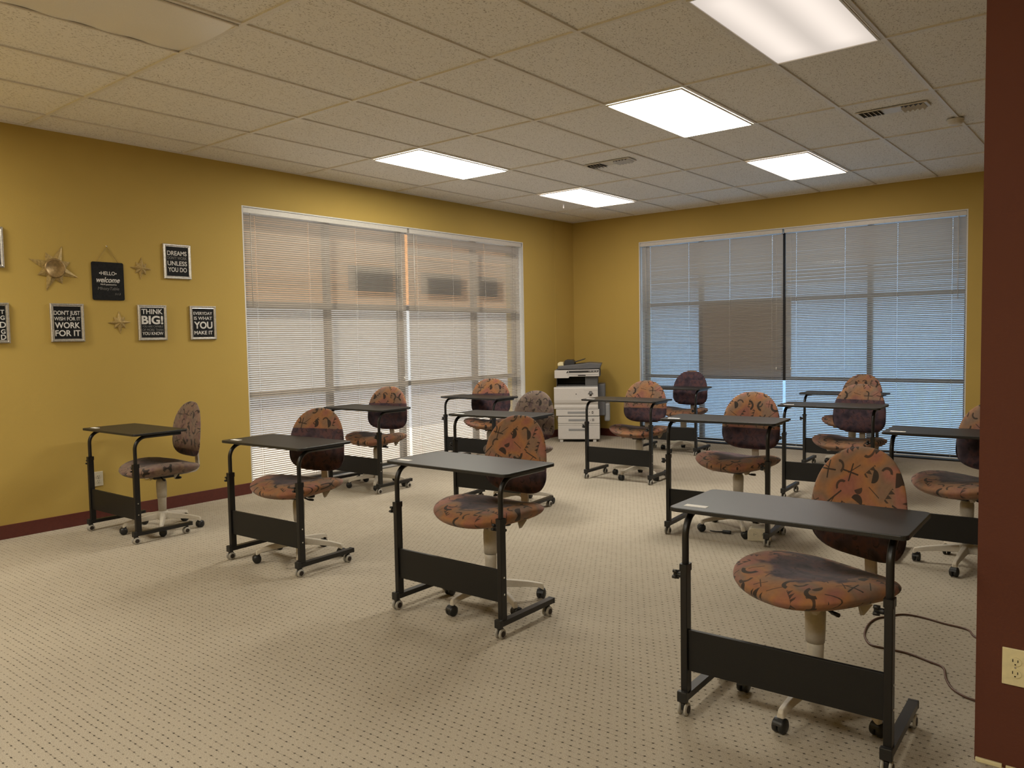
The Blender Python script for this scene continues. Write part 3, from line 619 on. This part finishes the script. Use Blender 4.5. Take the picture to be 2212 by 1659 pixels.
def star(y,z,rb,rs,rv,label,disc,rot=0):
    t=thing('star_decoration',label,'wall star',(0,y,z),0,'gold wall stars'); m=MB(); n=8
    P=[]
    for k in range(16):
        a=R(rot)+PI/2-k*PI/8
        r=(rb if k%4==0 else rs if k%4==2 else rv); P.append((r*math.cos(a),r*math.sin(a)))
    ce=.026; vs=[(ce,0,0),(.002,0,0)]+[(.003+ .004*(k%2==1),p[0],p[1]) for k,p in enumerate(P)]
    vs+=[(.0005,p[0],p[1]) for p in P]
    fs=[(0,2+k,2+(k+1)%16) for k in range(16)]+[(1,18+(k+1)%16,18+k) for k in range(16)]+[(2+k,18+k,18+(k+1)%16,2+(k+1)%16) for k in range(16)]
    m.add(vs,fs).build('points','gold',t)
    if disc: 
        MB().lathe([(.070,0),(.074,.006),(.070,.012),(.062,.012),(.058,.008),(.0001,.011)],40,axis_x(.016,0,0)).build('centre_disc','gold_dark',t)
    return t
star(-6.912,1.983,.182,.128,.082,'large gold eight-pointed wall star with a round centre disc',True,-20)
star(-6.250,2.020,.092,.064,.040,'small gold star between the chalkboard and the upper framed sign',False,-4)
star(-6.443,1.577,.092,.064,.040,'small gold star on the lower row, left of the THINK BIG sign',False,2)
# outlets
def outlet(loc,rz,label,mat,plate=(.070,.115),wide=False):
    t=thing('wall_outlet',label,'outlet',loc,rz)   # local: x = along wall, -y = out of the wall
    a,c=plate[0]/2,plate[1]/2
    MB().box(-a,a,-.006,0,-c,c).build('cover_plate',mat,t,bevel=.002)
    for z in (-.019,.019):
        f=MB().prism([(.0165*math.cos(q*PI/12),.0140*math.sin(q*PI/12)) for q in range(24)],.006,.0085,Matrix(((1,0,0,0),(0,0,-1,0),(0,1,0,z),(0,0,0,1)))).build('socket_face',mat,t)
        MB().box(-.008,-.0055,-.0092,-.0084,z-.001,z+.008).box(.0055,.008,-.0092,-.0084,z-.001,z+.007).box(-.0022,.0022,-.0092,-.0084,z-.0105,z-.0065).build('slot','slot',f)
    MB().lathe([(.003,0),(.003,.001)],10,Matrix.Translation((0,-.0062,0))@Matrix.Rotation(PI/2,4,'X')).build('screw','chrome',t)
outlet((6.151,-6.5455,.335),0,'cream double outlet with a ragged paint edge on the brown partition','cream',(.072,.118))
outlet((.0005,-6.667,.343),R(90),'white wall outlet behind the desk beside the ochre wall','almond',(.074,.115))
outlet((.0005,-6.235,.318),R(90),'small cream plate on the ochre wall, half hidden under the side-on chair seat','almond',(.115,.07))
outlet((.0005,-.640,.325),R(90),'small outlet on the wall left of the copier','almond',(.07,.09))
def cable(name,pts,r,mat,label,cat='cable',sub=6,par=None):
    P=[Vector(p) for p in pts]; out=[]
    for i in range(len(P)-1):
        p0,p1,p2,p3=P[max(i-1,0)],P[i],P[i+1],P[min(i+2,len(P)-1)]
        for k in range(sub):
            s=k/sub; out.append(.5*((2*p1)+(p2-p0)*s+(2*p0-5*p1+4*p2-p3)*s*s+(3*p1-p0-3*p2+p3)*s**3))
    out.append(P[-1]); o=MB().tube(out,r,8).build(name,mat,par)
    if par: o.matrix_parent_inverse=(Matrix.Translation(par.location)@Matrix.Rotation(par.rotation_euler.z,4,'Z')).inverted(); o['label']='thin pale power cord'; return o
    return tag(o,label,cat)
cable('power_cord',[(.012,-.640,.345),(.03,-.60,.34),(.045,-.52,.27),(.05,-.47,.16),(.06,-.47,.06),(.10,-.50,.008),(.17,-.52,.006),(.30,-.50,.006)],.004,'cable_grey','','cord',6,copier)
cab=[(6.6,-5.75),(6.25,-5.62),(6.0,-5.48),(5.872,-5.387),(5.825,-5.302),(5.725,-5.279),(5.619,-5.248),(5.539,-5.259),(5.484,-5.339),(5.452,-5.394),(5.442,-5.48),(5.450,-5.573),(5.471,-5.667),(5.516,-5.749),(5.577,-5.757),(5.67,-5.758),(5.768,-5.801),(5.821,-5.832),(5.85,-5.937),(5.883,-6.017),(5.923,-6.062),(5.971,-6.085),(6.1,-6.10),(6.5,-6.12)]
cable('floor_cable',[(x,y,.005) for x,y in cab],.0045,'cable_brown','brown cable looping over the carpet behind the nearest desk')
# floor power box beside the second row chair
t=thing('floor_outlet_box','low beige power outlet box on the carpet behind the second-row desk post','floor outlet',(4.425,-4.27,0),R(18))
MB().prism([(-.075,0),(-.075,.055),(-.068,.075),(-.05,.088),(.05,.088),(.068,.075),(.075,.055),(.075,0)],-.045,.045,Matrix(((1,0,0,0),(0,0,1,0),(0,1,0,0),(0,0,0,1)))).build('housing','almond',t,bevel=.004)
for x in (-.027,.027):
    f=MB().lathe([(.0165,0),(.0165,.002)],20,Matrix.Translation((x,-.045,.048))@Matrix.Rotation(PI/2,4,'X')).build('socket_face','almond',t)
    MB().box(x-.009,x-.003,-.0485,-.0465,.050,.0525).box(x-.009,x-.003,-.0485,-.0465,.042,.0445).box(x+.004,x+.008,-.0485,-.0465,.046,.050).build('slot','slot',f)
t=thing('power_plug','black power plug with a short lead lying on the carpet by the floor outlet box','plug',(4.175,-4.235,0),R(10))
MB().box(-.03,.03,-.014,.014,.001,.022).build('plug_body','black_plastic',t,bevel=.005); MB().tube([(-.03,0,.010),(-.07,.004,.006),(-.12,.015,.005)],.004,8).build('lead','black_plastic',t)
# ------------------------------------------------------------------ light from outside
wd=bpy.data.worlds.new('sky'); bpy.context.scene.world=wd; wd.use_nodes=True; nt=wd.node_tree; bg=nt.nodes['Background']
bg.inputs[1].default_value=1.9
tc=nt.nodes.new('ShaderNodeTexCoord'); sx=nt.nodes.new('ShaderNodeSeparateXYZ'); nt.links.new(tc.outputs['Generated'],sx.inputs[0])
nt.links.new(mix(nt,S(nt,sx.outputs[0]).step(-.15,-.75),(.60,.79,1.0),(1.0,.88,.76)),bg.inputs[0])   # hazy bright sky on the sun's side, blue elsewhere
sl=bpy.data.lights.new('sun','SUN'); sl.energy=6.0; sl.angle=R(.6); sl.color=(1,.80,.62); so=bpy.data.objects.new('sun',sl); COL.objects.link(so)
so.rotation_euler=Vector((1,.14,-.87)).to_track_quat('-Z','Y').to_euler()
# ------------------------------------------------------------------ camera
cam=bpy.data.cameras.new('camera'); co=bpy.data.objects.new('camera',cam); COL.objects.link(co); bpy.context.scene.camera=co
yaw,pit,rol=0.68068226,0.05849306,-0.01811438
f=Vector((-math.sin(yaw)*math.cos(pit),math.cos(yaw)*math.cos(pit),-math.sin(pit))); r=Vector((math.cos(yaw),math.sin(yaw),0)); u=r.cross(f)
r2=r*math.cos(rol)+u*math.sin(rol); u2=-r*math.sin(rol)+u*math.cos(rol)
m=Matrix((r2,u2,-f)).transposed().to_4x4(); m.translation=Vector((6.46027,-9.41753,1.39762)); co.matrix_world=m
cam.sensor_fit='HORIZONTAL'; cam.sensor_width=36; cam.lens=1706.84/2212*36; cam.clip_start=.05; cam.clip_end=200
sc=bpy.context.scene; vs=sc.view_settings; vs.view_transform='Standard'; vs.look='None'; vs.gamma=1; vs.exposure=.17; vs.use_curve_mapping=False
